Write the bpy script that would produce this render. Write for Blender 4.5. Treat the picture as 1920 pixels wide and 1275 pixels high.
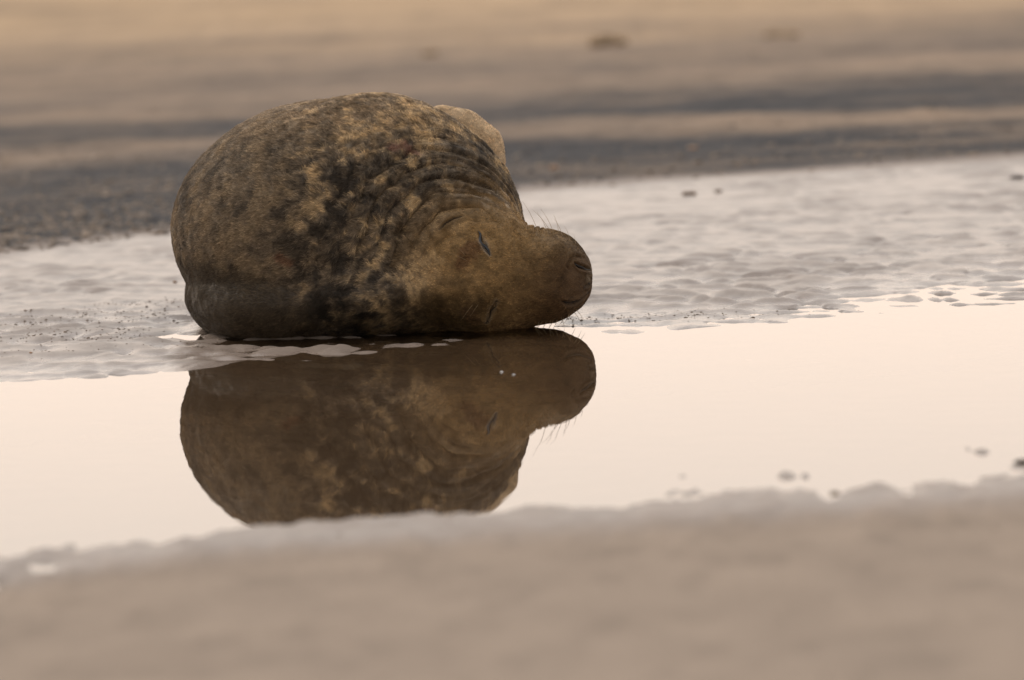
import bpy, math, random
import numpy as np
from mathutils import Matrix, Vector

random.seed(4); RNG = np.random.default_rng(11)
scene = bpy.context.scene
col = scene.collection
for o in list(bpy.data.objects): bpy.data.objects.remove(o)

# ------------------------------------------------------------------ camera
CAM_H = 1.4
cam_d = bpy.data.cameras.new('camera'); cam = bpy.data.objects.new('camera', cam_d); col.objects.link(cam)
cam_d.sensor_width = 36.0; cam_d.lens = 200.5
cam_d.clip_start = 0.1; cam_d.clip_end = 6000
cam.matrix_world = (Matrix.Translation((0, 0, CAM_H)) @ Matrix.Rotation(math.pi/2 - math.radians(5.71), 4, 'X')
                    @ Matrix.Rotation(math.radians(-2.4), 4, 'Z'))
cam_d.dof.use_dof = True; cam_d.dof.focus_distance = 14.22; cam_d.dof.aperture_fstop = 2.6
scene.camera = cam

# ------------------------------------------------------------------ sky: thin even dusk overcast over a low sun
SUN_EL, SUN_AZ = math.radians(40), math.radians(-52)     # azimuth measured from +Y towards +X
world = bpy.data.worlds.new('World'); scene.world = world; world.use_nodes = True
nt = world.node_tree; nt.nodes.clear()
def wn(t, **k):
    n = nt.nodes.new(t)
    for a, b in k.items(): setattr(n, a, b)
    return n
sky = wn('ShaderNodeTexSky', sky_type='NISHITA'); sky.sun_disc = False
sky.sun_elevation = SUN_EL; sky.sun_rotation = SUN_AZ; sky.dust_density = 3.0; sky.air_density = 1.2
tc = wn('ShaderNodeTexCoord'); sep = wn('ShaderNodeSeparateXYZ'); nt.links.new(tc.outputs['Generated'], sep.inputs[0])
ramp = wn('ShaderNodeValToRGB'); nt.links.new(sep.outputs['Z'], ramp.inputs['Fac'])
el = ramp.color_ramp.elements
el[0].position = 0.0; el[0].color = (1.22, 0.92, 0.74, 1)
el[1].position = 1.0; el[1].color = (0.86, 0.85, 0.86, 1)
for p, c in ((0.10, (1.26, 1.03, 0.87, 1)), (0.17, (1.14, 1.02, 0.90, 1)), (0.40, (0.88, 0.84, 0.81, 1))):
    e = el.new(p); e.color = c
veil = wn('ShaderNodeVectorMath', operation='SCALE'); veil.inputs['Scale'].default_value = 16.0
nt.links.new(ramp.outputs['Color'], veil.inputs[0])
side = wn('ShaderNodeMapRange'); side.interpolation_type = 'SMOOTHSTEP'          # the evening sky fades away from the sunset side
side.inputs['From Min'].default_value = -1; side.inputs['From Max'].default_value = 0.9; side.inputs['To Min'].default_value = 9.0; side.inputs['To Max'].default_value = 16.0
nt.links.new(sep.outputs['Y'], side.inputs['Value']); nt.links.new(side.outputs[0], veil.inputs['Scale'])
mix = wn('ShaderNodeMix', data_type='RGBA'); mix.inputs['Factor'].default_value = 0.86
nt.links.new(sky.outputs['Color'], mix.inputs['A']); nt.links.new(veil.outputs[0], mix.inputs['B'])
bg = wn('ShaderNodeBackground'); bg.inputs['Strength'].default_value = 0.1
nt.links.new(mix.outputs['Result'], bg.inputs['Color'])
wo = wn('ShaderNodeOutputWorld'); nt.links.new(bg.outputs[0], wo.inputs['Surface'])
sun_d = bpy.data.lights.new('sun', 'SUN'); sun_d.energy = 1.5; sun_d.angle = math.radians(16); sun_d.color = (1, 0.90, 0.79)
sun = bpy.data.objects.new('sun', sun_d); col.objects.link(sun)
sd = Vector((math.sin(SUN_AZ)*math.cos(SUN_EL), math.cos(SUN_AZ)*math.cos(SUN_EL), math.sin(SUN_EL)))
sun.rotation_euler = sd.to_track_quat('Z', 'Y').to_euler()

vs = scene.view_settings
scene.display_settings.display_device = 'sRGB'
vs.view_transform = 'Standard'; vs.look = 'None'; vs.gamma = 1; vs.use_curve_mapping = False
vs.exposure = 0.0
scene.render.engine = 'CYCLES'
scene.cycles.caustics_reflective = True; scene.cycles.max_bounces = 8; scene.cycles.transparent_max_bounces = 8

# ------------------------------------------------------------------ numeric helpers
def sstep(a, b, x):
    t = np.clip((x - a)/(b - a), 0, 1); return t*t*(3 - 2*t)
def _hash(ix, iy, iz, seed):
    h = (ix.astype(np.int64)*374761393 + iy.astype(np.int64)*668265263 + iz.astype(np.int64)*2147483647 + seed*974711) & 0xffffffff
    h = ((h ^ (h >> 13))*1274126177) & 0xffffffff
    h = ((h ^ (h >> 16))*2246822519) & 0xffffffff
    return ((h ^ (h >> 15)) & 0xffffff)/16777215.0
def vnoise(p, seed=0):
    i = np.floor(p).astype(np.int64); f = p - i; u = f*f*f*(f*(f*6 - 15) + 10)
    r = 0
    for dx in (0, 1):
        wx = u[:, 0] if dx else 1 - u[:, 0]
        for dy in (0, 1):
            wy = u[:, 1] if dy else 1 - u[:, 1]
            for dz in (0, 1):
                wz = u[:, 2] if dz else 1 - u[:, 2]
                r = r + wx*wy*wz*_hash(i[:, 0] + dx, i[:, 1] + dy, i[:, 2] + dz, seed)
    return r*2 - 1
def fbm(p, oct=4, seed=0, gain=0.5):
    a, s, r = 1.0, 0.0, 0
    for k in range(oct):
        r = r + a*vnoise(p*(2.03**k) + 17.3*k, seed + k); s += a; a *= gain
    return r/s*1.35
def noise2(x, y, z=0.0, oct=3, seed=0, gain=0.5):
    return fbm(np.stack([x, y, np.full_like(x, z)], 1), oct, seed, gain)
def worley(x, y, seed=0):
    ix, iy = np.floor(x), np.floor(y)
    f1 = np.full_like(x, 9.0); f2 = np.full_like(x, 9.0); val = np.zeros_like(x); zz = np.zeros_like(ix)
    for dx in (-1, 0, 1):
        for dy in (-1, 0, 1):
            cx, cy = ix + dx, iy + dy
            px = cx + 0.1 + 0.8*_hash(cx, cy, zz, seed); py = cy + 0.1 + 0.8*_hash(cx, cy, zz, seed + 7)
            d = np.hypot(px - x, py - y); v = _hash(cx, cy, zz, seed + 13)
            n = d < f1
            f2 = np.where(n, f1, np.minimum(f2, d)); val = np.where(n, v, val); f1 = np.where(n, d, f1)
    return f1, f2, val

# ------------------------------------------------------------------ material helpers
def new_mat(name):
    m = bpy.data.materials.new(name); m.use_nodes = True; m.node_tree.nodes.clear(); return m, m.node_tree
def N(t, kind, **k):
    n = t.nodes.new(kind)
    for a, b in k.items(): setattr(n, a, b)
    return n
def mesh_obj(name, verts, faces, mat=None, parent=None, smooth=True):
    me = bpy.data.meshes.new(name)
    verts = np.asarray(verts, dtype=np.float32)
    if isinstance(faces, np.ndarray):
        nf, k = faces.shape
        me.vertices.add(len(verts)); me.vertices.foreach_set('co', verts.ravel())
        me.loops.add(nf*k); me.loops.foreach_set('vertex_index', faces.astype(np.int32).ravel())
        me.polygons.add(nf); me.polygons.foreach_set('loop_start', np.arange(nf, dtype=np.int32)*k)
        me.polygons.foreach_set('loop_total', np.full(nf, k, dtype=np.int32))
        me.update(calc_edges=True); me.validate()
    else:
        me.from_pydata([tuple(v) for v in verts], [], faces)
    me.polygons.foreach_set('use_smooth', np.full(len(me.polygons), smooth)); me.update()
    if mat: me.materials.append(mat)
    o = bpy.data.objects.new(name, me); col.objects.link(o)
    if parent: o.parent = parent
    return o
def set_attr(me, name, arr, kind='FLOAT', dom='POINT'):
    a = me.attributes.new(name, kind, dom)
    if kind == 'FLOAT_COLOR':
        c = np.ones((len(arr), 4), dtype=np.float32); c[:, :3] = arr; a.data.foreach_set('color', c.ravel())
    else: a.data.foreach_set('value', np.asarray(arr, dtype=np.float32))
def tag(o, label=None, cat=None, group=None, kind=None):
    for k, v in (('label', label), ('category', cat), ('group', group), ('kind', kind)):
        if v: o[k] = v
    return o

# ------------------------------------------------------------------ ground
BX = np.array([-30, -1.24, -0.80, -0.63, -0.08, 0.17, 0.56, 1.31, 4, 30])
BY = np.array([13.2, 13.70, 13.76, 13.90, 14.06, 14.16, 14.22, 14.60, 15.6, 17])
NX = np.array([-30, -0.95, -0.54, -0.01, 0.43, 0.98, 4, 30])
NY = np.array([9.4, 10.26, 10.58, 10.66, 10.72, 10.86, 11.4, 12.4])
def shore_b(x): return np.interp(x, BX, BY)
def shore_n(x): return np.interp(x, NX, NY)
def dark_edge(x): return np.interp(x, [-30, -1.54, 0.09, 1.8, 30], [8 + 6, 17.1, 18.75, 19.5, 24])

def ripples(x, y):
    """overlapping tongue shaped current ripples, about 10-15 cm apart"""
    wx = x + 0.05*noise2(x*5, y*5, 1.1, 2, 5); wy = y + 0.07*noise2(x*4, y*4, 2.2, 2, 9)
    f1, f2, v = worley(wx/0.088, wy/0.165, 3)
    dome = 1 - np.clip(f1, 0, 1.0)**1.6*1.25
    f1b, _, vb = worley(wx/0.048 + 3.3, wy/0.085 + 8.1, 23)
    dome2 = 1 - np.clip(f1b, 0, 1)**1.6*1.25
    wave = np.sin((wy*0.9 + wx*0.33)/0.14*2*math.pi + 2.2*noise2(x*2.5, y*2.5, 4.4, 2, 31))
    return 0.55*(dome*1.3 - 0.35 + (v - .5)*0.7) + 0.25*(dome2 - .4) + 0.22*wave
def smax0(x, k): return np.log1p(np.exp(np.clip(x/k, -30, 30)))*k

def ground_fields(x, y):
    yb, yn = shore_b(x), shore_n(x)
    fine = np.maximum(1 - np.abs(x)/12, 0)*(y < 60)*(y > 3)
    big = noise2(x*0.9, y*0.7, 3.3, 3, 41)
    mid = noise2(x*3.1, y*2.2, 5.3, 3, 43)
    db, dn = y - yb, yn - y
    inside = np.minimum(-db, -dn)
    h = -0.040*sstep(0.02, 1.0, inside)
    hb = 0.0090*sstep(-0.7, -0.1, db) + 0.010*np.clip(db, -0.6, 0) + 0.014*np.clip(db, 0, 0.6) + 0.004*np.clip(db - 0.6, 0, 3)
    rough_r = np.interp(x, [-1.3, -0.2, 0.3, 1.4], [1.1, 0.9, 1.1, 1.2])
    rp = ripples(x, y)
    amp = 0.0110*sstep(-0.75, -0.30, db)*(1 - 0.5*sstep(1.2, 4.5, db))*rough_r*(0.6 + 0.75*sstep(-0.4, 0.5, mid))
    h = np.where(inside > 0.9, h, h) + np.where(db > -0.7, hb, hb) + amp*(rp - 0.12)
    # right hand tongue of the pool reaches back between the ripples
    h = h + sstep(0.25, 0.8, x)*sstep(0.60, 0.15, np.abs(db - 0.25))*(0.006*(rp - 0.1) - 0.0085*sstep(0.35, 1.1, x))
    # long thin puddles on the left flat
    h = h + 0.005*sstep(-0.55, -0.85, x)*sstep(-0.35, -0.1, db)*sstep(0.7, 0.4, db)
    h = h - 0.010*sstep(-0.55, -0.95, x)*np.exp(-((db - 0.66 + 0.05*big)/0.075)**2)
    h = h - 0.008*sstep(-0.9, -1.2, x)*np.exp(-((db - 1.15)/0.10)**2)
    # hollow pressed round the seal
    e = np.hypot((x + 0.42)/0.50, (y - 14.62)/0.50)
    h = h - 0.013*np.exp(-((e - 0.95)/0.16)**2)*(y < 14.9)
    h = h - 0.012*np.exp(-((x + 0.60)/0.17)**2 - ((y - 14.22)/0.11)**2)
    h = h + (0.008*(rp - 0.1) - 0.0055)*np.exp(-((x + 0.30)/0.42)**4 - ((db - 0.02)/0.26)**4)
    e2 = np.hypot((x - 0.02)/0.2, (y - 14.2)/0.14)
    h = h - 0.010*np.exp(-e2**2)
    # near bank
    h = h + 0.010*sstep(-0.5, 0.0, dn) + 0.018*np.clip(dn, -0.5, 1.0) + 0.010*np.clip(dn - 1.0, 0, 6)
    h = h + sstep(-0.75, -0.10, dn)*sstep(1.1, 0.3, dn)*(0.003*mid + np.interp(x, [-1.2, -.62, .2, 1], [0.030, 0.006, 0.007, 0.012])*noise2(x*15, y*5, 1.9, 4, 77, .6))
    h = h + 0.004*sstep(0.2, 1.5, dn)*noise2(x*5, y*4, 2.9, 2, 57) + 0.0012*sstep(0, 1, dn)*noise2(x*22, y*15, 3.9, 2, 59)
    h = h + 0.0016*sstep(-0.3, 0.1, db)*sstep(5, 2, db)*noise2(x*38, y*17, 5.9, 3, 63)
    shelf = sstep(-1.25, -0.4, dn)*sstep(0.05, -0.25, dn)*sstep(0.0, 0.45, x)
    h = h + shelf*(np.maximum(-0.007 - h, 0) + 0.035*np.maximum(noise2(x*13, y*3.6, 6.6, 3, 101, .6) - 0.08, 0))
    # broad relief, the dry upper beach
    de = y - dark_edge(x)
    h = h + 0.012*sstep(-0.3, 0.6, de) + 0.012*sstep(0.2, 2, de)*mid + 0.02*sstep(1, 6, de)*big
    h = h + 0.006*sstep(0.0, 0.6, de)*noise2(x*11, y*9, 7.7, 2, 88)
    h = h + 0.035*np.clip(y - 33, 0, 70) + 0.30*sstep(30, 60, y)*big*sstep(3000, 100, y)
    h = h*1.0 + np.where(np.hypot(x, y) > 150, 0.3, 0)
    return h, db, dn, de, rp, big, mid

def axis(lo, a, b, hi, step, g=1.18):
    core = np.arange(a, b + step*.5, step)
    L, R = [], []
    s, v = step, a
    while v > lo: s *= g; v -= s; L.append(v)
    s, v = step, b
    while v < hi: s *= g; v += s; R.append(v)
    return np.concatenate([L[::-1], core, R])
gx = axis(-3000, -2.0, 2.0, 3000, 0.0105)
gy = np.concatenate([axis(-3000, 8.0, 13.3, 13.3, 0.03)[:-1], np.arange(13.3, 16.0, 0.013), axis(16.0, 16.0, 22, 4000, 0.022, 1.05)])
gy = np.unique(gy)
GX, GY = np.meshgrid(gx, gy); fx, fy = GX.ravel(), GY.ravel()
h, db, dn, de, rp, big, mid = ground_fields(fx, fy)
nx, ny = len(gx), len(gy)
ii = (np.arange(ny - 1)[:, None]*nx + np.arange(nx - 1)[None, :]).ravel()
gf = np.stack([ii, ii + 1, ii + nx + 1, ii + nx], 1)

# moisture: 1 = running wet film, 0 = dry
streak = noise2(fx*0.55, fy*1.5, 6.1, 4, 61)
wet = sstep(0.55, 0.1, dn)*sstep(0.25, -0.35, de + 0.25*streak)
wet = wet*(0.78 + 0.22*sstep(1.0, 0.2, rp + 0.4*mid)) + 0.0
wet = np.clip(wet*0.84 + 0.16*wet*sstep(0.013, 0.002, h)*sstep(-1.2, -0.7, db), 0, 1)
wet = wet*(1 - 0.20*sstep(-1.2, -0.2, dn))
damp_fg = sstep(0.1, 0.6, dn)
# sediment colour: pale wet silt, tan sand, dark coal-grey drift bands running along the beach
C_silt = np.array([0.222, 0.177, 0.146]); C_fg = np.array([0.268, 0.212, 0.166])
C_tan = np.array([0.285, 0.208, 0.148]); C_dark = np.array([0.050, 0.048, 0.049]); C_gold = np.array([0.385, 0.272, 0.170])
cg = np.tile(C_silt, (len(fx), 1))
cg = cg + (C_fg - cg)*damp_fg[:, None]
t = fy - 0.05*fx + 0.80*streak*sstep(18, 21, fy) + 0.12*mid
bands = np.interp(t, [16.6, 17.6, 18.9, 19.3, 20.2, 20.7, 21.6, 22.2, 23.3, 24.2, 25.5, 27.5, 30, 33], [.92, 1.0, 1.0, .95, .85, .42, .36, .85, .90, .40, .45, .55, .22, .05])
bands = np.clip(bands + 0.50*noise2(fx*0.28, fy*1.3, 9.4, 4, 71) + 0.30*noise2(fx*1.7, fy*3.5, 2.4, 4, 75, .65), 0, 1)
up = sstep(-0.1, 0.25, de + 0.2*streak)
tanmix = C_tan + (C_gold - C_tan)*sstep(25.5, 34, fy + 1.5*streak)[:, None]
cu = tanmix + (C_dark - tanmix)*bands[:, None]
cg = cg + (cu - cg)*up[:, None]
cg = cg*(1 + 0.10*noise2(fx*7, fy*5, 8.8, 3, 91) - 0.10*damp_fg*sstep(.05, .7, noise2(fx*14, fy*5.5, 1.8, 3, 95)))[:, None]

gm, t_ = new_mat('sand')
pb = N(t_, 'ShaderNodeBsdfPrincipled'); out = N(t_, 'ShaderNodeOutputMaterial'); t_.links.new(pb.outputs[0], out.inputs['Surface'])
ac = N(t_, 'ShaderNodeAttribute', attribute_name='sediment'); aw = N(t_, 'ShaderNodeAttribute', attribute_name='moisture')
geo = N(t_, 'ShaderNodeNewGeometry')
gn = N(t_, 'ShaderNodeTexNoise'); gn.inputs['Scale'].default_value = 260; gn.inputs['Detail'].default_value = 3; t_.links.new(geo.outputs['Position'], gn.inputs['Vector'])
gr = N(t_, 'ShaderNodeMapRange'); gr.inputs['From Min'].default_value = .3; gr.inputs['From Max'].default_value = .7; gr.inputs['To Min'].default_value = .78; gr.inputs['To Max'].default_value = 1.2
t_.links.new(gn.outputs['Fac'], gr.inputs['Value'])
mm = N(t_, 'ShaderNodeVectorMath', operation='SCALE'); t_.links.new(ac.outputs['Color'], mm.inputs[0]); t_.links.new(gr.outputs[0], mm.inputs['Scale'])
t_.links.new(mm.outputs[0], pb.inputs['Base Color'])
rr = N(t_, 'ShaderNodeMapRange'); rr.inputs['To Min'].default_value = 0.92; rr.inputs['To Max'].default_value = 0.17; t_.links.new(aw.outputs['Fac'], rr.inputs['Value'])
t_.links.new(rr.outputs[0], pb.inputs['Roughness'])
sp = N(t_, 'ShaderNodeMapRange'); sp.inputs['To Min'].default_value = 0.10; sp.inputs['To Max'].default_value = 0.5; t_.links.new(aw.outputs['Fac'], sp.inputs['Value'])
t_.links.new(sp.outputs[0], pb.inputs['Specular IOR Level'])
bmp = N(t_, 'ShaderNodeBump'); bmp.inputs['Strength'].default_value = 0.35; bmp.inputs['Distance'].default_value = 0.002
t_.links.new(gn.outputs['Fac'], bmp.inputs['Height']); t_.links.new(bmp.outputs[0], pb.inputs['Normal'])
ground = mesh_obj('ground', np.stack([fx, fy, h], 1), gf, gm); tag(ground, kind='structure')
set_attr(ground.data, 'sediment', cg, 'FLOAT_COLOR'); set_attr(ground.data, 'moisture', wet)

# ------------------------------------------------------------------ water: one level sheet, it shows wherever the sand dips under it
wm, t_ = new_mat('pool_water')
out = N(t_, 'ShaderNodeOutputMaterial'); mx = N(t_, 'ShaderNodeMixShader')
fr = N(t_, 'ShaderNodeFresnel'); fr.inputs['IOR'].default_value = 1.34
gl = N(t_, 'ShaderNodeBsdfGlossy'); gl.inputs['Roughness'].default_value = 0.0; gl.inputs['Color'].default_value = (1, 1, 1, 1)
tr = N(t_, 'ShaderNodeBsdfTransparent'); tr.inputs['Color'].default_value = (0.70, 0.61, 0.49, 1)
geo = N(t_, 'ShaderNodeNewGeometry'); mp = N(t_, 'ShaderNodeMapping'); mp.inputs['Scale'].default_value = (5, 2.2, 1)
wnz = N(t_, 'ShaderNodeTexNoise'); wnz.inputs['Scale'].default_value = 2.6; wnz.inputs['Detail'].default_value = 2.5
t_.links.new(geo.outputs['Position'], mp.inputs['Vector']); t_.links.new(mp.outputs[0], wnz.inputs['Vector'])
wb = N(t_, 'ShaderNodeBump'); wb.inputs['Strength'].default_value = 1.0; wb.inputs['Distance'].default_value = 0.00022
t_.links.new(wnz.outputs['Fac'], wb.inputs['Height'])
for s in (fr, gl): t_.links.new(wb.outputs[0], s.inputs['Normal'])
t_.links.new(fr.outputs[0], mx.inputs[0]); t_.links.new(tr.outputs[0], mx.inputs[1]); t_.links.new(gl.outputs[0], mx.inputs[2])
t_.links.new(mx.outputs[0], out.inputs['Surface'])
water = mesh_obj('water', [(-250, 7, 0), (250, 7, 0), (250, 22, 0), (-250, 22, 0)], [(0, 1, 2, 3)], wm); tag(water, kind='structure')

# ------------------------------------------------------------------ the seal: distance field -> quads
def ell(p, c, r, rotz=0.0, tilt=0.0):
    q = p - np.array(c, dtype=np.float32)
    if rotz:
        cs, sn = math.cos(rotz), math.sin(rotz); q = np.stack([q[:, 0]*cs + q[:, 1]*sn, -q[:, 0]*sn + q[:, 1]*cs, q[:, 2]], 1)
    if tilt:
        cs, sn = math.cos(tilt), math.sin(tilt); q = np.stack([q[:, 0]*cs + q[:, 2]*sn, q[:, 1], -q[:, 0]*sn + q[:, 2]*cs], 1)
    r = np.array(r, dtype=np.float32); k0 = np.linalg.norm(q/r, axis=1); k1 = np.linalg.norm(q/(r*r), axis=1)
    return k0*(k0 - 1)/np.maximum(k1, 1e-6)
def rcone(p, a, b, r1, r2):
    a, b = np.array(a, dtype=np.float32), np.array(b, dtype=np.float32); ba = b - a
    tt = np.clip((p - a)@ba/(ba@ba), 0, 1)
    return np.linalg.norm(p - a - tt[:, None]*ba, axis=1) - (r1 + (r2 - r1)*tt)
def smin(a, b, k):
    hh = np.clip(0.5 + 0.5*(b - a)/k, 0, 1); return b + (a - b)*hh - k*hh*(1 - hh)
FLIP = [((-0.158, 14.76, 0.502), 0.041), ((-0.106, 14.75, 0.472), 0.052), ((-0.060, 14.735, 0.430), 0.054), ((-0.036, 14.715, 0.392), 0.038)]
def flipper_sdf(p):
    d = None
    for (a, ra), (b, rb) in zip(FLIP, FLIP[1:]):
        e = rcone(p, a, b, ra, rb); d = e if d is None else smin(d, e, 0.03)
    return d
def seal_sdf(p):
    d = ell(p, (-0.470, 14.60, 0.250), (0.390, 0.42, 0.315))
    d = smin(d, ell(p, (-0.325, 14.58, 0.312), (0.290, 0.33, 0.275)), 0.06)
    d = smin(d, ell(p, (-0.17, 14.57, 0.225), (0.215, 0.30, 0.245)), 0.08)
    d = smin(d, rcone(p, (-0.50, 14.80, 0.25), (-0.52, 15.45, 0.17), 0.29, 0.15), 0.10)
    d = smin(d, rcone(p, (-0.52, 15.45, 0.17), (-0.50, 15.80, 0.11), 0.15, 0.06), 0.06)
    for s in (-1, 1):
        d = smin(d, ell(p, (-0.50 + 0.09*s, 15.93, 0.08), (0.065, 0.18, 0.035), -0.35*s), 0.04)
    # slack fold of the flank lying on the sand
    d = smin(d, ell(p, (-0.565, 14.60, 0.090), (0.270, 0.40, 0.150)), 0.008)
    d = smin(d, ell(p, (-0.34, 14.50, 0.11), (0.34, 0.34, 0.16)), 0.05)
    # neck and head, crown towards the viewer
    d = smin(d, rcone(p, (-0.26, 14.44, 0.20), (-0.09, 14.34, 0.168), 0.195, 0.155), 0.07)
    hd = ell(p, (-0.065, 14.30, 0.140), (0.165, 0.145, 0.150))
    hd = smin(hd, rcone(p, (-0.04, 14.30, 0.140), (0.085, 14.300, 0.126), 0.128, 0.106), 0.05)
    hd = smin(hd, ell(p, (0.092, 14.31, 0.130), (0.112, 0.106, 0.106)), 0.03)
    hd = smin(hd, rcone(p, (0.03, 14.32, 0.085), (0.142, 14.335, 0.094), 0.085, 0.057), 0.025)
    hd = smin(hd, ell(p, (0.168, 14.288, 0.140), (0.036, 0.050, 0.046)), 0.012)
    d = smin(d, hd, 0.035)
    # upper fore flipper laid over the far side of the chest
    fl = flipper_sdf(p)
    d = smin(d, fl, 0.005)
    # weight of the body flattened on the ground
    pl = -0.022 - p[:, 2]
    return -smin(-d, -pl, 0.03)

ST = 0.010
lo = np.array([-0.92, 14.10, -0.06]); hi = np.array([0.26, 16.16, 0.64])
n = np.ceil((hi - lo)/ST).astype(int) + 1
ax = [lo[i] + ST*np.arange(n[i]) for i in range(3)]
vol = np.empty(tuple(n), dtype=np.float32)
for i in range(n[0]):
    Y_, Z_ = np.meshgrid(ax[1], ax[2], indexing='ij')
    vol[i] = seal_sdf(np.stack([np.full(Y_.size, ax[0][i]), Y_.ravel(), Z_.ravel()], 1).astype(np.float32)).reshape(n[1], n[2])
def surface_nets(v):
    s = v < 0
    c = [v[a:v.shape[0] - 1 + a, b:v.shape[1] - 1 + b, e:v.shape[2] - 1 + e] for a in (0, 1) for b in (0, 1) for e in (0, 1)]
    offs = [(a, b, e) for a in (0, 1) for b in (0, 1) for e in (0, 1)]
    cnt = sum((k < 0).astype(np.int8) for k in c); act = (cnt > 0) & (cnt < 8)
    idx = -np.ones(act.shape, dtype=np.int64); ids = np.argwhere(act); idx[act] = np.arange(len(ids))
    cv = np.stack([k[act] for k in c], 1); acc = np.zeros((len(ids), 3)); w = np.zeros(len(ids))
    for i in range(8):
        for j in range(i + 1, 8):
            oi, oj = np.array(offs[i]), np.array(offs[j])
            if np.abs(oi - oj).sum() != 1: continue
            m = (cv[:, i] < 0) != (cv[:, j] < 0)
            tt = cv[:, i]/np.where(m, cv[:, i] - cv[:, j], 1)
            acc += np.where(m[:, None], oi + tt[:, None]*(oj - oi), 0); w += m
    verts = ids + acc/w[:, None]
    F = []
    for a in range(3):
        b, e = (a + 1) % 3, (a + 2) % 3
        s0 = np.take(s, range(s.shape[a] - 1), axis=a); s1 = np.take(s, range(1, s.shape[a]), axis=a)
        ch = np.argwhere(s0 != s1); ch = ch[(ch[:, b] > 0) & (ch[:, e] > 0)]
        def cell(db_, de_):
            q = ch.copy(); q[:, b] += db_; q[:, e] += de_; return idx[q[:, 0], q[:, 1], q[:, 2]]
        f = np.stack([cell(-1, -1), cell(0, -1), cell(0, 0), cell(-1, 0)], 1)
        ins = s[ch[:, 0], ch[:, 1], ch[:, 2]]
        f[~ins] = f[~ins][:, ::-1]; F.append(f)
    return verts, np.concatenate(F)
sv, sf = surface_nets(vol); sv = lo + sv*ST
for _ in range(2):
    d0 = seal_sdf(sv); g = np.stack([(seal_sdf(sv + e_) - seal_sdf(sv - e_))/0.004 for e_ in np.eye(3)*0.002], 1)
    sv = sv - g*(d0/np.maximum((g*g).sum(1), .2))[:, None]*0.8
tmp = mesh_obj('tmp', sv, sf); md = tmp.modifiers.new('s', 'SUBSURF'); md.levels = 2; md.render_levels = 2
dg = bpy.context.evaluated_depsgraph_get(); me = bpy.data.meshes.new_from_object(tmp.evaluated_get(dg))
BV = np.empty(len(me.vertices)*3, dtype=np.float32); me.vertices.foreach_get('co', BV); BV = BV.reshape(-1, 3).astype(np.float64)
BF = np.empty(len(me.loops), dtype=np.int32); me.loops.foreach_get('vertex_index', BF); BF = BF.reshape(-1, 4)
bpy.data.objects.remove(tmp); bpy.data.meshes.remove(me)
def vnormals(V, F):
    nn = np.cross(V[F[:, 2]] - V[F[:, 0]], V[F[:, 3]] - V[F[:, 1]]); r = np.zeros_like(V)
    for k in range(4):
        for a in range(3): r[:, a] += np.bincount(F[:, k], nn[:, a], len(V))
    return r/np.maximum(np.linalg.norm(r, axis=1), 1e-12)[:, None]
BN = vnormals(BV, BF)

# body axis nose -> tail, for fur flow and folds
SP = np.array([(0.20, 14.33, 0.135), (0.08, 14.32, 0.137), (-0.08, 14.32, 0.155), (-0.20, 14.40, 0.20), (-0.33, 14.52, 0.26), (-0.46, 14.72, 0.27), (-0.51, 15.0, 0.24), (-0.52, 15.4, 0.17), (-0.50, 16.1, 0.08)])
SL = np.concatenate([[0], np.cumsum(np.linalg.norm(np.diff(SP, axis=0), axis=1))])
def along(p):
    w = np.zeros(len(p)); s_ = np.zeros(len(p)); dr = np.zeros_like(p)
    for i in range(len(SP) - 1):
        a, b = SP[i], SP[i + 1]; ba = b - a; L = np.linalg.norm(ba)
        tt = np.clip((p - a)@ba/(L*L), 0, 1); d = np.linalg.norm(p - a - tt[:, None]*ba, axis=1)
        k = np.exp(-(d/0.055)**1.0*1.5) + 1e-9
        w += k; s_ += k*(SL[i] + tt*L); dr += k[:, None]*ba/L
    return s_/w, dr/np.maximum(np.linalg.norm(dr, axis=1), 1e-9)[:, None]
def polydist(p, pts):
    pts = np.array(pts, dtype=float); d = np.full(len(p), 9.0); u = np.zeros(len(p)); m = len(pts) - 1
    for i in range(m):
        a, b = pts[i], pts[i + 1]; ba = b - a
        tt = np.clip((p - a)@ba/(ba@ba), 0, 1); dd = np.linalg.norm(p - a - tt[:, None]*ba, axis=1)
        n_ = dd < d; d = np.where(n_, dd, d); u = np.where(n_, (i + tt)/m, u)
    return d, u
def snap(pts):
    p = np.array(pts, dtype=float)
    for _ in range(6):
        g_ = np.stack([(seal_sdf(p + e_) - seal_sdf(p - e_))/0.004 for e_ in np.eye(3)*0.002], 1)
        p = p - g_*(seal_sdf(p)/np.maximum((g_*g_).sum(1), .2))[:, None]
    return p
EYE_U = snap([(-0.074, 14.198, 0.258), (-0.069, 14.190, 0.248), (-0.063, 14.179, 0.233), (-0.054, 14.168, 0.215), (-0.046, 14.162, 0.199)])
EYE_L = snap([(-0.033, 14.164, 0.081), (-0.048, 14.176, 0.055), (-0.060, 14.199, 0.026)])
EAR = snap([(-0.170, 14.221, 0.261), (-0.150, 14.228, 0.277), (-0.131, 14.233, 0.285), (-0.110, 14.234, 0.290)])
NOS_U = snap([(0.160, 14.224, 0.165), (0.175, 14.233, 0.154), (0.189, 14.251, 0.147), (0.201, 14.275, 0.142)])
NOS_L = snap([(0.186, 14.250, 0.103), (0.193, 14.262, 0.106), (0.203, 14.290, 0.108)])
RIM = snap([(0.146, 14.212, 0.150), (0.144, 14.210, 0.162), (0.1525, 14.223, 0.175), (0.172, 14.245, 0.180), (0.189, 14.267, 0.172)])
MOUTH = snap([(0.1243, 14.2089, 0.0781), (0.1401, 14.2227, 0.068), (0.1618, 14.2419, 0.0667), (0.1811, 14.2635, 0.0733), (0.1982, 14.2938, 0.0846)])
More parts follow.
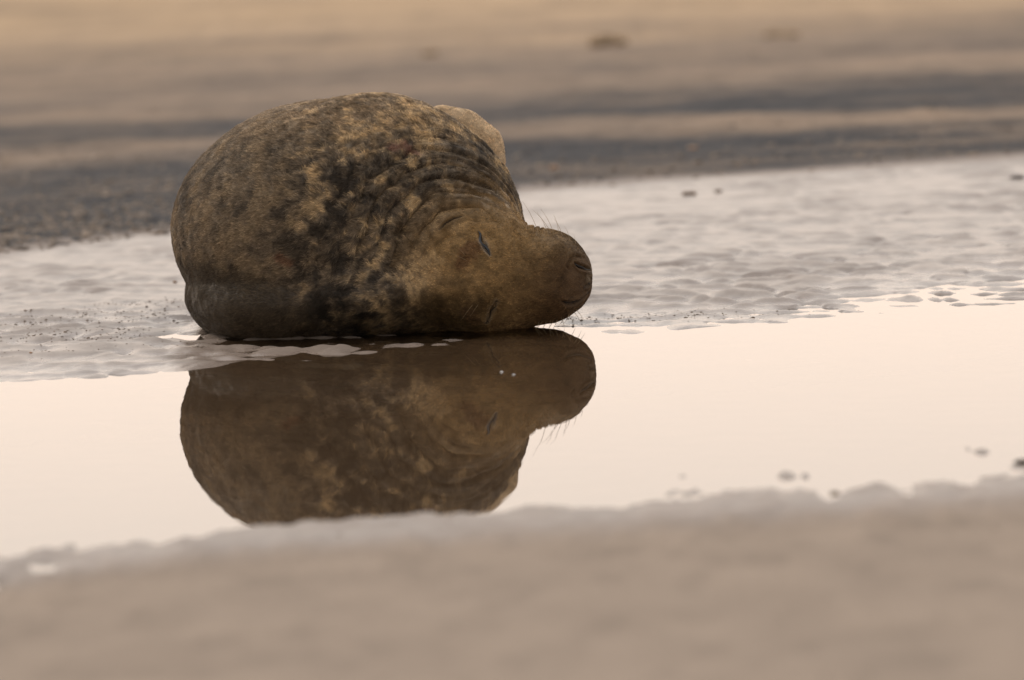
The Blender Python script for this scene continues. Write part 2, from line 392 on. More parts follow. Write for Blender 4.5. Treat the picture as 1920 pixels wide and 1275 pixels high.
CLEFT = snap([(0.190, 14.250, 0.134), (0.200, 14.275, 0.126), (0.205, 14.300, 0.110), (0.203, 14.305, 0.088)])
BROW_U = snap([(-0.112, 14.163, 0.182), (-0.100, 14.168, 0.205), (-0.084, 14.174, 0.222)])
BROW_L = snap([(-0.104, 14.186, 0.050), (-0.088, 14.195, 0.034)])
WOUND = snap([(-0.272, 14.304, 0.468), (-0.246, 14.314, 0.471), (-0.215, 14.311, 0.455)])
SCRAPE = snap([(-0.568, 14.196, 0.212), (-0.548, 14.193, 0.200)])
HEAD_C = np.array([-0.05, 14.30, 0.14])

def flipper_mask(p):
    return sstep(0.014, 0.003, flipper_sdf(p))
def relief(p, nrm):
    """skin relief in metres: neck folds, slack wrinkles, lids, nostrils, lips"""
    hd_ = np.linalg.norm((p - HEAD_C)*np.array([1, 0.8, 1]), axis=1)
    wv = fbm(p*7.0, 3, 201); w2 = fbm(p*16.0, 3, 205)
    ang = np.arctan2(p[:, 2] - HEAD_C[2], p[:, 0] - HEAD_C[0])           # 0 = towards nose, pi/2 = up
    az = np.exp(-((ang - 1.55)/np.where(ang > 1.55, 1.15, 1.1))**2)
    reff = hd_/(0.86 - 0.50*np.cos(np.clip(ang, 0.3, 2.4)))                # folds crowd together at the bend of the neck
    ph = reff/0.0360 + 0.55*wv + 0.07*w2
    fold = np.power(np.abs(np.sin(math.pi*ph)), 0.55) - 0.66
    m = sstep(0.145, 0.180, hd_)*sstep(0.43, 0.29, reff)*az
    r = 0.0360*fold*m*(0.85 + 0.4*wv)
    ph2 = reff/0.0150 + 1.0*wv + 0.22*w2
    r += 0.0048*(np.abs(np.sin(math.pi*ph2)) - .6)*sstep(0.16, 0.20, hd_)*sstep(0.46, 0.34, reff)*az
    bodym = sstep(0.20, 0.34, hd_)
    shl = sstep(-0.62, -0.40, p[:, 0])*sstep(0.56, 0.46, p[:, 2])
    r += bodym*(1 - 0.8*m)*((0.0012 + 0.0040*shl)*fbm(p*11, 3, 221) + (0.0006 + 0.0020*shl)*fbm(p*34, 3, 225)) + (1 - bodym)*0.0010*fbm(p*40, 3, 231)
    # slack ridges across the shoulder
    t = p[:, 2]*0.8 + p[:, 0]*0.45 + 0.05*fbm(p*6, 2, 241)
    r += 0.0042*(np.abs(np.sin(math.pi*t/0.055)) - .6)*sstep(-0.52, -0.36, p[:, 0])*sstep(-0.05, -0.2, p[:, 0])*sstep(.22, .32, p[:, 2])*sstep(.54, .42, p[:, 2])*bodym
    def groove(pts, w, depth, lip=0.0):
        d, u = polydist(p, pts); e = np.sin(np.clip(u*0.92 + 0.04, 0, 1)*math.pi)**0.6; w = w*(0.35 + 0.65*e)
        return -depth*np.exp(-(d/w)**2)*e + lip*np.exp(-((d - 2.1*w)/(1.1*w))**2)*e
    r += groove(EYE_U, 0.0050, 0.0085, 0.0022) + groove(EYE_L, 0.0050, 0.0055, 0.0020)
    r += groove(EAR, 0.0045, 0.0080, 0.0028)
    r += groove(NOS_U, 0.0045, 0.013, 0.0040) + groove(NOS_L, 0.0045, 0.011, 0.0035)
    r += groove(RIM, 0.0055, 0.0085, 0.0030) + groove(MOUTH, 0.0055, 0.0120, 0.0040) + groove(CLEFT, 0.0045, 0.0045, 0.0012)
    # socket hollows and brow swellings
    for c, a, w in ((EYE_U[1], -0.006, 0.030), (EYE_L[1], -0.006, 0.030), (BROW_U[1], 0.005, 0.022), (BROW_L[0], 0.004, 0.02), ((0.165, 14.235, 0.105), 0.004, 0.028), ((0.12, 14.23, 0.19), 0.004, 0.035)):
        r += a*np.exp(-(np.linalg.norm(p - np.array(c), axis=1)/w)**2)
    hm = sstep(0.30, 0.22, hd_)*sstep(14.42, 14.34, p[:, 1])
    r += hm*(-0.0035*sstep(0.05, 0.11, p[:, 2])*np.exp(-((p[:, 0] - 0.022 - 0.15*(p[:, 2] - .14))/0.028)**2) + 0.004*np.exp(-((p[:, 0] - 0.115)/0.045)**2))
    for zc in (0.195, 0.075): r += 0.006*hm*np.exp(-(((p[:, 0] - 0.125)/0.040)**2 + ((p[:, 2] - zc)/0.030)**2))   # whisker pads
    return r*(1 - 0.96*flipper_mask(p))
def coat(p, seed=0):
    """pelage colour: dark and tan mottles on a grey-brown ground, golden face, dark muzzle, soaked dark underside, painted rim light along the top"""
    hd_ = np.linalg.norm((p - HEAD_C)*np.array([1, 0.8, 1]), axis=1)
    n1 = fbm(p*21 + 0.35*fbm(p*30, 2, 301)[:, None], 4, 303, 0.6); n2 = fbm(p*52, 3, 311, .6); n3 = fbm(p*4.5, 2, 321)
    mott = n1 + 0.52*n2 + 0.45*n3 - 0.08
    base = np.array([0.118, 0.094, 0.067]); tan = np.array([0.37, 0.275, 0.155]); dark = np.array([0.026, 0.022, 0.018])
    side = sstep(-0.60, -0.42, p[:, 0])                                  # the plainer grey-brown flank to the mottled shoulder
    lt = sstep(0.05, 0.62, mott)*(0.22 + 0.78*side); dk = sstep(0.10, -0.48, mott)*(0.72 + 0.28*side)
    c = base + (tan - base)*lt[:, None]*0.85
    c = c + (dark - c)*dk[:, None]*0.92
    crest = sstep(0.44, 0.58, p[:, 2])*0.32  # top of the back painted lighter, rim light put into the coat
    c = c + (np.array([0.30, 0.215, 0.125]) - c)*crest[:, None]
    flip = flipper_mask(p)
    c = c + (np.array([0.40, 0.310, 0.205])*(1 + .15*n2)[:, None] - c)*flip[:, None]*0.92
    face = sstep(0.295, 0.125, hd_ + 0.045*n1)
    gold = np.array([0.185, 0.120, 0.052])*(1 + 0.30*n2 + 0.22*n1)[:, None]
    c = c + (gold - c)*face[:, None]*0.94
    muz = sstep(-0.05, 0.15, p[:, 0] + 0.018*n1 - 0.35*(p[:, 2] - .14))*sstep(0.24, 0.150, p[:, 2] + 0.01*n2)
    c = c + (np.array([0.066, 0.039, 0.019])*(1 + .25*n2)[:, None] - c)*muz[:, None]*0.93
    # nape: grey dark streaks between the folds
    ang = np.arctan2(p[:, 2] - HEAD_C[2], p[:, 0] - HEAD_C[0])
    reff = hd_/(0.86 - 0.50*np.cos(np.clip(ang, 0.3, 2.4))) + 0.02*fbm(p*7.0, 3, 201)
    q = np.stack([reff*62, ang*3.2, p[:, 1]*3], 1); sk_ = fbm(q, 3, 331); sk2 = fbm(q*np.array([1.5, 2, 1]) + 9, 3, 335)
    nape = sstep(0.15, 0.20, hd_)*sstep(0.46, 0.34, reff)*np.exp(-((ang - 1.15)/0.65)**2)
    c = c + (np.array([0.055, 0.048, 0.041]) - c)*(nape*sstep(-.15, .30, sk_))[:, None]*0.85
    c = c + (np.array([0.40, 0.35, 0.28]) - c)*(nape*sstep(.25, .55, sk2))[:, None]*0.75
    # soaked underside
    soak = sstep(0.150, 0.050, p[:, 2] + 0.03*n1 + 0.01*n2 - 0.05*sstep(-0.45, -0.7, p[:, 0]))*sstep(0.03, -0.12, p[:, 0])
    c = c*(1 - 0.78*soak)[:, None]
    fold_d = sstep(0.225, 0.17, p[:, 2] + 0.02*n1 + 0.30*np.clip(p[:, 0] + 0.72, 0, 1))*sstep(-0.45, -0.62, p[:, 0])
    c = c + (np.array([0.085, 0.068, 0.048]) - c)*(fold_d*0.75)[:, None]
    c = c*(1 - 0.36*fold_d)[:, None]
    def blot(pts, w, colr, amt, taper=False):
        nonlocal c
        d, u = polydist(p, pts)
        if taper: w = w*(0.25 + 0.75*np.sin(np.clip(u, 0.02, 0.98)*math.pi)**0.7)
        k = amt*sstep(w, w*0.45, d + w*0.30*n2)
        c = c + (np.array(colr) - c)*k[:, None]
    blot(BROW_U, 0.030, (0.085, 0.042, 0.018), .75); blot(BROW_L, 0.026, (0.060, 0.036, 0.018), .75)
    blot(EYE_U, 0.0150, (0.26, 0.23, 0.19), .5, True); blot(EYE_U, 0.0090, (0.010, 0.011, 0.015), .99, True)
    blot(EYE_L, 0.0110, (0.16, 0.13, 0.09), .5); blot(EYE_L, 0.0055, (0.018, 0.016, 0.014), .95)
    blot(EAR, 0.0075, (0.030, 0.024, 0.018), .9)
    blot(NOS_U, 0.0055, (0.008, 0.006, 0.005), .98); blot(NOS_L, 0.0055, (0.008, 0.006, 0.005), .98)
    blot(MOUTH, 0.0065, (0.014, 0.010, 0.008), .95)
    pad = np.exp(-(np.linalg.norm(p - np.array([0.196, 14.27, 0.125]), axis=1)/0.024)**4)
    c = c + (np.array([0.140, 0.110, 0.075]) - c)*(pad*0.75)[:, None]
    blot(NOS_U, 0.0045, (0.006, 0.005, 0.004), .98)
    blot(WOUND, 0.017, (0.17, 0.065, 0.052), .42); blot(SCRAPE, 0.018, (0.13, 0.06, 0.035), .55)
    return np.clip(c*np.array([1.43, 1.34, 1.24]), 0.004, 0.8)

BV = BV + BN*relief(BV, BN)[:, None]
BN = vnormals(BV, BF)

body_m, t_ = new_mat('seal_skin')
pb = N(t_, 'ShaderNodeBsdfPrincipled'); out = N(t_, 'ShaderNodeOutputMaterial'); t_.links.new(pb.outputs[0], out.inputs['Surface'])
at_ = N(t_, 'ShaderNodeAttribute', attribute_name='coat'); t_.links.new(at_.outputs['Color'], pb.inputs['Base Color'])
aw_ = N(t_, 'ShaderNodeAttribute', attribute_name='soaked')
rr = N(t_, 'ShaderNodeMapRange'); rr.inputs['To Min'].default_value = 0.75; rr.inputs['To Max'].default_value = 0.38; t_.links.new(aw_.outputs['Fac'], rr.inputs['Value']); t_.links.new(rr.outputs[0], pb.inputs['Roughness'])
pb.inputs['Specular IOR Level'].default_value = .22
seal = bpy.data.objects.new('grey_seal', None); col.objects.link(seal); seal.location = (-0.42, 14.6, 0)
tag(seal, 'mottled brown seal asleep on its side at the edge of the pool', 'seal')
S0 = np.array(seal.location)
body = mesh_obj('body', BV - S0, BF, body_m, seal)
body['label'] = 'mottled tan and dark brown body with a golden face'
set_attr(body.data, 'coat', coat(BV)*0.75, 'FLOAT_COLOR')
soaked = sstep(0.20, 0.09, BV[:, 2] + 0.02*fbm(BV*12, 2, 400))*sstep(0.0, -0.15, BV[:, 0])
set_attr(body.data, 'soaked', soaked)

# fur: short guard hairs lying back from nose to tail, gathered into small locks
NH = 520000
tri = np.concatenate([BF[:, [0, 1, 2]], BF[:, [0, 2, 3]]])
A = np.linalg.norm(np.cross(BV[tri[:, 1]] - BV[tri[:, 0]], BV[tri[:, 2]] - BV[tri[:, 0]]), axis=1)
cz = BV[tri].mean(1)
wgt = A*(cz[:, 2] > -0.005)*np.where(cz[:, 1] > 15.0, 0.35, 1.0)
pick = RNG.choice(len(tri), NH, p=wgt/wgt.sum())
u, v = RNG.random(NH), RNG.random(NH); fl_ = u + v > 1; u[fl_], v[fl_] = 1 - u[fl_], 1 - v[fl_]
T = tri[pick]; w_ = 1 - u - v
root = BV[T[:, 0]]*w_[:, None] + BV[T[:, 1]]*u[:, None] + BV[T[:, 2]]*v[:, None]
nr = BN[T[:, 0]]*w_[:, None] + BN[T[:, 1]]*u[:, None] + BN[T[:, 2]]*v[:, None]; nr /= np.linalg.norm(nr, axis=1)[:, None]
s_, flow = along(root)
hdr = np.linalg.norm((root - HEAD_C)*np.array([1, 0.8, 1]), axis=1)
lockv = np.stack([fbm(root*34, 2, 500 + 10*k) for k in range(3)], 1) + 0.6*np.stack([fbm(root*80, 1, 600 + 10*k) for k in range(3)], 1)
bodyw = sstep(0.16, 0.34, hdr)
flow0 = flow + np.array([0, 0, -0.35])*bodyw[:, None]; flow0 /= np.linalg.norm(flow0, axis=1)[:, None]
flow = flow + np.array([0, 0, -0.35])*bodyw[:, None] + lockv*((0.22 + 0.38*bodyw)*(0.55 + 0.45*sstep(-0.66, -0.45, root[:, 0])))[:, None] + RNG.normal(0, 0.13, (NH, 3))
flow = flow - nr*(flow*nr).sum(1)[:, None]; flow /= np.maximum(np.linalg.norm(flow, axis=1), 1e-6)[:, None]
length = (0.0048 + 0.0062*bodyw)*(0.7 + 0.6*RNG.random(NH))*(1 + 0.35*fbm(root*25, 2, 700))
ang_ = np.arctan2(root[:, 2] - HEAD_C[2], root[:, 0] - HEAD_C[0]); length *= 1 - 0.45*np.exp(-((ang_ - 1.4)/0.9)**2)*sstep(.13, .17, hdr)*sstep(.40, .30, hdr)
muzz = sstep(0.10, 0.19, root[:, 0]); length *= (1 - 0.55*muzz)*(1 - 0.6*flipper_mask(root))
lift = (0.19 + 0.20*fbm(root*60, 2, 720) + 0.10*RNG.random(NH))
sk = sstep(0.20, 0.09, root[:, 2])*sstep(0.0, -0.15, root[:, 0]); lift = lift*(1 - 0.55*sk)
dmin = np.full(NH, 9.0)
for L_ in (EYE_U, NOS_U, NOS_L, MOUTH): dmin = np.minimum(dmin, polydist(root, L_)[0])
dmin = np.minimum(dmin, polydist(root, EYE_U)[0]*0.6)
keep = (dmin > 0.0035); flow0 = flow0[keep]; root, nr, flow, length, lift, sk = root[keep], nr[keep], flow[keep], length[keep], lift[keep], sk[keep]; NH = len(root)
p1 = root + (flow*0.50 + nr*lift[:, None]*0.62)*length[:, None]
p2 = root + (flow*1.00 + nr*lift[:, None]*0.72)*length[:, None]
pts = np.stack([root - nr*0.001, p1, p2], 1).reshape(-1, 3) - S0
hc = bpy.data.hair_curves.new('fur'); hc.add_curves([3]*NH)
hc.position_data.foreach_set('vector', pts.astype(np.float32).ravel())
rad = np.tile(np.array([0.00034, 0.00028, 0.00006]), NH)*np.repeat(0.7 + 0.6*RNG.random(NH), 3)
ra = hc.attributes.get('radius') or hc.attributes.new('radius', 'FLOAT', 'POINT'); ra.data.foreach_set('value', rad.astype(np.float32))
sidew = 0.35 + 0.65*sstep(-0.66, -0.45, root[:, 0])
qr = root - S0; qr = qr - flow0*(qr*flow0).sum(1)[:, None]*0.80
lockc = 1 + (0.5 + 0.5*sidew)*0.62*fbm(qr*260, 2, 810) + sidew*0.18*fbm(root*60, 2, 815)
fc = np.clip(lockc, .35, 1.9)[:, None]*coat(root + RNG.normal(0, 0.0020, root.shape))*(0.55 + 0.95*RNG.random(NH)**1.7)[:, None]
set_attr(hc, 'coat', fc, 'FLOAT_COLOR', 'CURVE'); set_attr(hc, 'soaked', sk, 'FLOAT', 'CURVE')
fm, t_ = new_mat('seal_fur')
pb = N(t_, 'ShaderNodeBsdfPrincipled'); out = N(t_, 'ShaderNodeOutputMaterial'); t_.links.new(pb.outputs[0], out.inputs['Surface'])
at_ = N(t_, 'ShaderNodeAttribute', attribute_name='coat'); hi_ = N(t_, 'ShaderNodeHairInfo')
tipm = N(t_, 'ShaderNodeMapRange'); tipm.inputs['To Min'].default_value = 0.50; tipm.inputs['To Max'].default_value = 1.75; t_.links.new(hi_.outputs['Intercept'], tipm.inputs['Value'])
sc_ = N(t_, 'ShaderNodeVectorMath', operation='SCALE'); t_.links.new(at_.outputs['Color'], sc_.inputs[0]); t_.links.new(tipm.outputs[0], sc_.inputs['Scale']); t_.links.new(sc_.outputs[0], pb.inputs['Base Color'])
pb.inputs['Roughness'].default_value = 0.5; pb.inputs['Specular IOR Level'].default_value = 0.12
hc.materials.append(fm)
fur = bpy.data.objects.new('fur', hc); col.objects.link(fur); fur.parent = seal

# closed lids, nostrils and the lip line: narrow wet strips set into their grooves, near-black on nostrils and lip as painted hollow shade
wetm, t_ = new_mat('wet_dark_skin')
pb = N(t_, 'ShaderNodeBsdfPrincipled'); out = N(t_, 'ShaderNodeOutputMaterial'); t_.links.new(pb.outputs[0], out.inputs['Surface'])
nz_ = N(t_, 'ShaderNodeTexNoise'); nz_.inputs['Scale'].default_value = 220; cr_ = N(t_, 'ShaderNodeValToRGB'); t_.links.new(nz_.outputs['Fac'], cr_.inputs['Fac'])
cr_.color_ramp.elements[0].position = .42; cr_.color_ramp.elements[1].position = .68
cr_.color_ramp.elements[0].color = (0.010, 0.011, 0.014, 1); cr_.color_ramp.elements[1].color = (0.036, 0.037, 0.040, 1)
t_.links.new(cr_.outputs['Color'], pb.inputs['Base Color']); pb.inputs['Roughness'].default_value = .55
blackm, t_ = new_mat('hollow_shade')
pb = N(t_, 'ShaderNodeBsdfPrincipled'); out = N(t_, 'ShaderNodeOutputMaterial'); t_.links.new(pb.outputs[0], out.inputs['Surface'])
nz_ = N(t_, 'ShaderNodeTexNoise'); nz_.inputs['Scale'].default_value = 150; cr_ = N(t_, 'ShaderNodeValToRGB'); t_.links.new(nz_.outputs['Fac'], cr_.inputs['Fac'])
cr_.color_ramp.elements[0].color = (0.005, 0.004, 0.003, 1); cr_.color_ramp.elements[1].color = (0.020, 0.014, 0.010, 1)
t_.links.new(cr_.outputs['Color'], pb.inputs['Base Color']); pb.inputs['Roughness'].default_value = .6
def strip(name, pts, width, mat, sink):
    pts = np.array(pts); L_ = np.linspace(0, len(pts) - 1, 13); c_ = np.stack([np.interp(L_, range(len(pts)), pts[:, k]) for k in range(3)], 1)
    V, F = [], []
    near = [np.argmin(((BV - q)**2).sum(1)) for q in c_]; NRM = BN[near]; HGT = ((BV[near] - c_)*NRM).sum(1)
    for _ in range(3):
        NRM[1:-1] = (NRM[:-2] + NRM[1:-1] + NRM[2:])/3; HGT[1:-1] = (HGT[:-2] + HGT[1:-1] + HGT[2:])/3
    NRM /= np.linalg.norm(NRM, axis=1)[:, None]
    for i, q in enumerate(c_):
        nrm = NRM[i]; tg = c_[min(i + 1, 12)] - c_[max(i - 1, 0)]; tg /= np.linalg.norm(tg)
        sd_ = np.cross(tg, nrm); sd_ /= np.linalg.norm(sd_)
        q2 = q + nrm*(HGT[i] + sink); e = max(math.sin(math.pi*(i + .25)/12.5), .08)**.8
        for j, hh_ in ((-1, -.0015), (-.5, .0004), (0, .001), (.5, .0004), (1, -.0015)): V.append(q2 + sd_*j*width*.5*e+ nrm*hh_)
        if i:
            for j in range(4): a = (i - 1)*5 + j; F.append((a, a + 1, a + 6, a + 5))
    mesh_obj(name, np.array(V) - S0, F, mat, seal)
strip('eyelid', EYE_U, 0.0100, wetm, 0.0016); strip('eyelid', EYE_L, 0.0026, blackm, 0.0008)
strip('nostril', NOS_U, 0.0085, blackm, 0.0015); strip('nostril', NOS_L, 0.0075, blackm, 0.0015); strip('lip_line', MOUTH, 0.0060, blackm, 0.0022)

# whiskers: each a tapered bent hair
whm, t_ = new_mat('whisker_hair')
pb = N(t_, 'ShaderNodeBsdfPrincipled'); out = N(t_, 'ShaderNodeOutputMaterial'); t_.links.new(pb.outputs[0], out.inputs['Surface'])
wv_ = N(t_, 'ShaderNodeTexNoise'); wv_.inputs['Scale'].default_value = 30; cr_ = N(t_, 'ShaderNodeValToRGB'); t_.links.new(wv_.outputs['Fac'], cr_.inputs['Fac'])
cr_.color_ramp.elements[0].color = (0.18, 0.11, 0.05, 1); cr_.color_ramp.elements[1].color = (0.42, 0.30, 0.16, 1)
t_.links.new(cr_.outputs['Color'], pb.inputs['Base Color']); pb.inputs['Roughness'].default_value = .4
def whisker(a, b, bend, r0=0.00075):
    a, b, bend = np.array(a), np.array(b), np.array(bend); V, F, n_ = [], [], 9
    ctr = [(1 - t)**2*a + 2*t*(1 - t)*((a + b)/2 + bend) + t*t*b for t in np.linspace(0, 1, n_)]
    for i, c_ in enumerate(ctr):
        tg = ctr[min(i + 1, n_ - 1)] - ctr[max(i - 1, 0)]; tg = tg/np.linalg.norm(tg)
        e1 = np.cross(tg, [0.1, 1, 0.2]); e1 /= np.linalg.norm(e1); e2 = np.cross(tg, e1)
        rr_ = r0*(1 - 0.8*i/(n_ - 1))
        V += [c_ + rr_*(math.cos(k*math.pi/2)*e1 + math.sin(k*math.pi/2)*e2) for k in range(4)]
    for i in range(n_ - 1):
        for k in range(4): F.append((i*4 + k, i*4 + (k + 1) % 4, i*4 + 4 + (k + 1) % 4, i*4 + 4 + k))
    mesh_obj('whisker', np.array(V) - S0, F, whm, seal)
UP = snap([(0.080, 14.25, 0.235), (0.104, 14.256, 0.230), (0.120, 14.258, 0.227), (0.139, 14.261, 0.220), (0.155, 14.266, 0.213), (0.168, 14.268, 0.203), (0.112, 14.275, 0.235), (0.128, 14.28, 0.23)])
UT = [(-0.040, 0.02, 0.088), (-0.030, 0.02, 0.064), (-0.034, 0.03, 0.072), (-0.020, 0.02, 0.052), (-0.012, 0.02, 0.040), (-0.004, 0.03, 0.030), (-0.048, 0.05, 0.060), (-0.012, 0.05, 0.050)]
for a, d_ in zip(UP, UT): whisker(a - np.array([0, 0, .003]), a + np.array(d_), (0.006, 0, 0.008))
LP = snap([(0.070 + 0.009*k, 14.262 + 0.004*(k % 3), 0.022 + 0.0014*k) for k in range(12)])
for k, a in enumerate(LP):
    whisker(a, a + np.array([-0.030 + 0.0035*k + 0.010*RNG.normal(), -0.012 + 0.012*RNG.normal(), -0.030 - 0.004*RNG.random()]), (0.006, 0, -0.004), 0.0008)
for a, b in (((-0.104, 14.165, 0.194), (-0.138, 14.155, 0.235)), ((-0.100, 14.161, 0.185), (-0.165, 14.15, 0.217)), ((-0.095, 14.168, 0.075), (-0.125, 14.15, 0.040)), ((-0.081, 14.166, 0.075), (-0.103, 14.15, 0.047))):
    a = snap([a])[0]; whisker(a, np.array(b), (0.002, -0.004, 0.004), 0.00042)

#TAIL
# ------------------------------------------------------------------ loose things on the beach
def gz(x, y): return float(ground_fields(np.array([x], float), np.array([y], float))[0][0])
def clump_mesh(seed, n_lobes, size, flat):
    """a torn knot of weed or crusted sand: lobes merged by overlap, ragged surface"""
    rg = np.random.default_rng(seed); V, F = [], []
    import bmesh
    for k in range(n_lobes):
        bm = bmesh.new(); bmesh.ops.create_icosphere(bm, subdivisions=2, radius=1)
        P = np.array([v.co[:] for v in bm.verts]); Q = [[v.index for v in f.verts] for f in bm.faces]; bm.free()
        r = size*rg.uniform(0.45, 0.75); c = np.array([rg.uniform(-.42, .42)*size, rg.uniform(-.3, .3)*size, 0])
        P = P*(1 + 0.35*fbm(P*2.3 + k*7 + seed, 3, seed))[:, None]
        P = P*np.array([r, r*0.9, r*flat*rg.uniform(.6, 1.1)]) + c + np.array([0, 0, r*flat*0.45])
        o = sum(len(v) for v in V); V.append(P); F += [tuple(i + o for i in f) for f in Q]
    return np.concatenate(V), F
def simple_mat(name, c0, c1, scale, rough):
    m, t_ = new_mat(name); pb = N(t_, 'ShaderNodeBsdfPrincipled'); out = N(t_, 'ShaderNodeOutputMaterial'); t_.links.new(pb.outputs[0], out.inputs['Surface'])
    tcn = N(t_, 'ShaderNodeTexCoord'); nz = N(t_, 'ShaderNodeTexNoise'); nz.inputs['Scale'].default_value = scale; nz.inputs['Detail'].default_value = 4
    t_.links.new(tcn.outputs['Object'], nz.inputs['Vector']); cr = N(t_, 'ShaderNodeValToRGB'); t_.links.new(nz.outputs['Fac'], cr.inputs['Fac'])
    cr.color_ramp.elements[0].position = .35; cr.color_ramp.elements[1].position = .65
    cr.color_ramp.elements[0].color = (*c0, 1); cr.color_ramp.elements[1].color = (*c1, 1); t_.links.new(cr.outputs['Color'], pb.inputs['Base Color'])
    pb.inputs['Roughness'].default_value = rough; return m
weed_m = simple_mat('brown_weed', (0.09, 0.05, 0.025), (0.20, 0.125, 0.07), 60, .6)
crust_m = simple_mat('dry_tuft', (0.17, 0.115, 0.065), (0.30, 0.21, 0.125), 18, .9)
shell_m = simple_mat('orange_shell', (0.24, 0.13, 0.07), (0.32, 0.19, 0.10), 50, .5)
dark_m = simple_mat('dark_weed', (0.03, 0.022, 0.016), (0.09, 0.06, 0.04), 60, .5)
def clump(name, x, y, size, flat, mat, label, cat, group=None, seed=1, n_lobes=5, sink=0.0):
    V, F = clump_mesh(seed, n_lobes, size, flat); o = mesh_obj(name, V, F, mat); o.location = (x, y, max(gz(x, y), 0) - sink); tag(o, label, cat, group); return o
clump('seaweed_clump', 0.590, 18.21, 0.030, 0.45, weed_m, 'small brown weed clump on the wet flat right of the seal', 'seaweed', seed=3)
clump('seaweed_clump', 0.679, 18.30, 0.017, 0.5, weed_m, 'tiny brown weed scrap just right of the brown clump on the flat', 'seaweed', seed=5, n_lobes=4)
clump('seaweed_clump', 1.646, 18.30, 0.026, 0.5, dark_m, 'dark weed scrap on the wet flat at the right edge', 'seaweed', seed=6, n_lobes=4)
clump('dry_tuft', 0.533, 28.1, 0.100, 0.70, crust_m, 'blurred tan tuft high on the beach, middle of the three', 'tuft', 'tufts on the upper beach', seed=8, n_lobes=7)
clump('dry_tuft', -0.348, 28.0, 0.045, 0.5, crust_m, 'blurred tan tuft on the upper beach above the seal back', 'tuft', 'tufts on the upper beach', seed=9, n_lobes=6)
clump('dry_tuft', 1.404, 28.4, 0.095, 0.40, crust_m, 'blurred tan tuft on the upper beach, rightmost of the three', 'tuft', 'tufts on the upper beach', seed=10, n_lobes=6)
clump('seaweed_clump', 0.602, 10.80, 0.010, 0.55, weed_m, 'brown weed scrap on the near water edge', 'seaweed', seed=11, n_lobes=4)
clump('seaweed_clump', 0.990, 11.15, 0.015, 0.6, dark_m, 'dark weed scrap in the shallows at the right edge', 'seaweed', seed=12, n_lobes=4)
clump('shell_fragment', -0.935, 15.85, 0.008, 0.9, shell_m, 'orange shell fragment on the flat beside the seal rump', 'shell', seed=13, n_lobes=2)
clump('shell_fragment', 0.169, 19.49, 0.020, 0.7, shell_m, 'blurred orange shell fragment on the dark sand behind the seal', 'shell', seed=14, n_lobes=3)
clump('shell_fragment', 0.670, 20.20, 0.020, 0.7, shell_m, 'blurred orange shell fragment on the dark sand right of the seal', 'shell', seed=15, n_lobes=3)
clump('shell_fragment', -1.187, 14.02, 0.006, 0.8, shell_m, 'tiny reddish fragment on the rippled sand at far left', 'shell', seed=16, n_lobes=2)
foam_m = simple_mat('foam', (0.7, 0.7, 0.7), (0.85, 0.85, 0.85), 200, .25)
for (x, y, l, sd_) in ((-0.028, 13.255, 'left white foam fleck floating on the seal reflection', 21), (0.0, 13.184, 'right white foam fleck floating on the seal reflection', 22)):
    clump('foam_fleck', x, y, 0.0045, 0.5, foam_m, l, 'foam', 'foam flecks on the pool', seed=sd_, n_lobes=3, sink=-0.0005)

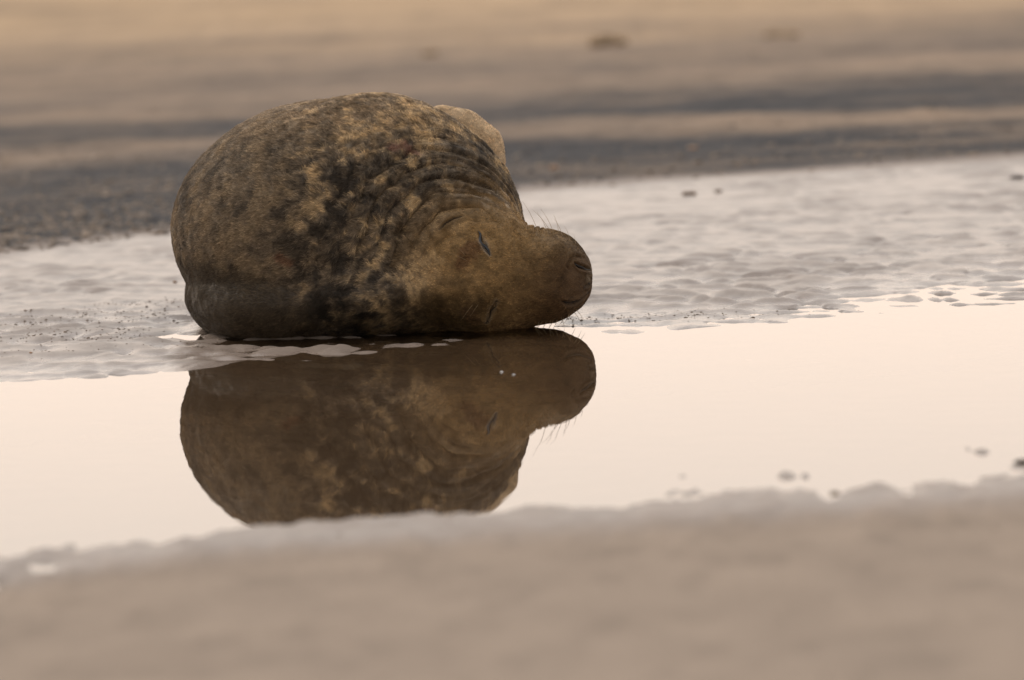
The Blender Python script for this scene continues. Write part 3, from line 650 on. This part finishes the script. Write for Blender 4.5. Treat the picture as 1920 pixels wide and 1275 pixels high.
def scatter(name, label, cat, xs, ys, sizes, mat, seed, wetlift=False):
    """low rounded stones, all in one mesh (uncountable)"""
    rg = np.random.default_rng(seed); n_ = len(xs)
    base = np.array([(1, 0, 0), (0, 1, 0), (-1, 0, 0), (0, -1, 0), (.7, .7, .35), (-.7, .7, .35), (-.7, -.7, .35), (.7, -.7, .35), (0, 0, .75)])
    T_ = np.array([(0, 4, 7), (0, 1, 4), (1, 5, 4), (1, 2, 5), (2, 6, 5), (2, 3, 6), (3, 7, 6), (3, 0, 7), (4, 5, 8), (5, 6, 8), (6, 7, 8), (7, 4, 8)])
    z = ground_fields(xs, ys)[0]; ok = z > 0.001; xs, ys, sizes, z = xs[ok], ys[ok], sizes[ok], z[ok]; n_ = len(xs)
    a_ = rg.random(n_)*6.28; sc = rg.uniform(.7, 1.3, (n_, 9, 1))
    P = base[None]*sc*sizes[:, None, None]*np.stack([np.ones(n_), rg.uniform(.6, 1, n_), rg.uniform(.5, 1.0, n_)], 1)[:, None, :]
    ca, sa = np.cos(a_)[:, None], np.sin(a_)[:, None]
    P = np.stack([P[..., 0]*ca - P[..., 1]*sa, P[..., 0]*sa + P[..., 1]*ca, P[..., 2]], 2)
    P = P + np.stack([xs, ys, z - sizes*0.15], 1)[:, None, :]
    F_ = (T_[None] + (np.arange(n_)*9)[:, None, None]).reshape(-1, 3)
    o = mesh_obj(name, P.reshape(-1, 3), F_, mat, smooth=True); tag(o, label, cat, kind='stuff'); return o
peb_m = simple_mat('pebble_stone', (0.035, 0.030, 0.028), (0.25, 0.185, 0.13), 14, .7)
rg = np.random.default_rng(77)
px_ = rg.uniform(-2.6, 3.2, 14000); py_ = dark_edge(px_) + rg.gamma(1.6, 0.75, 14000) - 0.15
dens = np.exp(-((px_ + 1.7)/1.2)**2) + 0.12; k_ = rg.random(14000) < dens
scatter('pebbles', 'dark pebbles strewn over the drift line behind the flat', 'pebbles', px_[k_], py_[k_], rg.lognormal(-4.75, .42, k_.sum()), peb_m, 5)
crumb_m = simple_mat('sand_crumbs', (0.10, 0.07, 0.05), (0.20, 0.15, 0.11), 30, .8)
cx_, cy_ = [], []
for (x0, y0, sx, sy, n_) in ((-1.15, 14.55, .16, .10, 240), (-1.02, 14.40, .18, .06, 200), (-0.90, 14.95, .14, .12, 260), (-1.25, 14.95, .12, .12, 160), (-0.97, 15.3, .10, .06, 120), (-1.1, 14.05, .2, .08, 60), (0.55, 14.35, .35, .05, 160), (0.28, 14.42, .12, .05, 140), (-0.78, 14.15, .07, .08, 60)):
    cx_.append(rg.normal(x0, sx, n_)); cy_.append(rg.normal(y0, sy, n_))
cx_.append(rg.uniform(-1.4, 1.4, 500)); cy_.append(rg.uniform(8.2, 10.6, 500))
cx_, cy_ = np.concatenate(cx_), np.concatenate(cy_)
scatter('sand_crumbs', 'fine dark crumbs of sand scattered on the wet flat', 'crumbs', cx_, cy_, rg.lognormal(-6.1, .4, len(cx_)), crumb_m, 6)
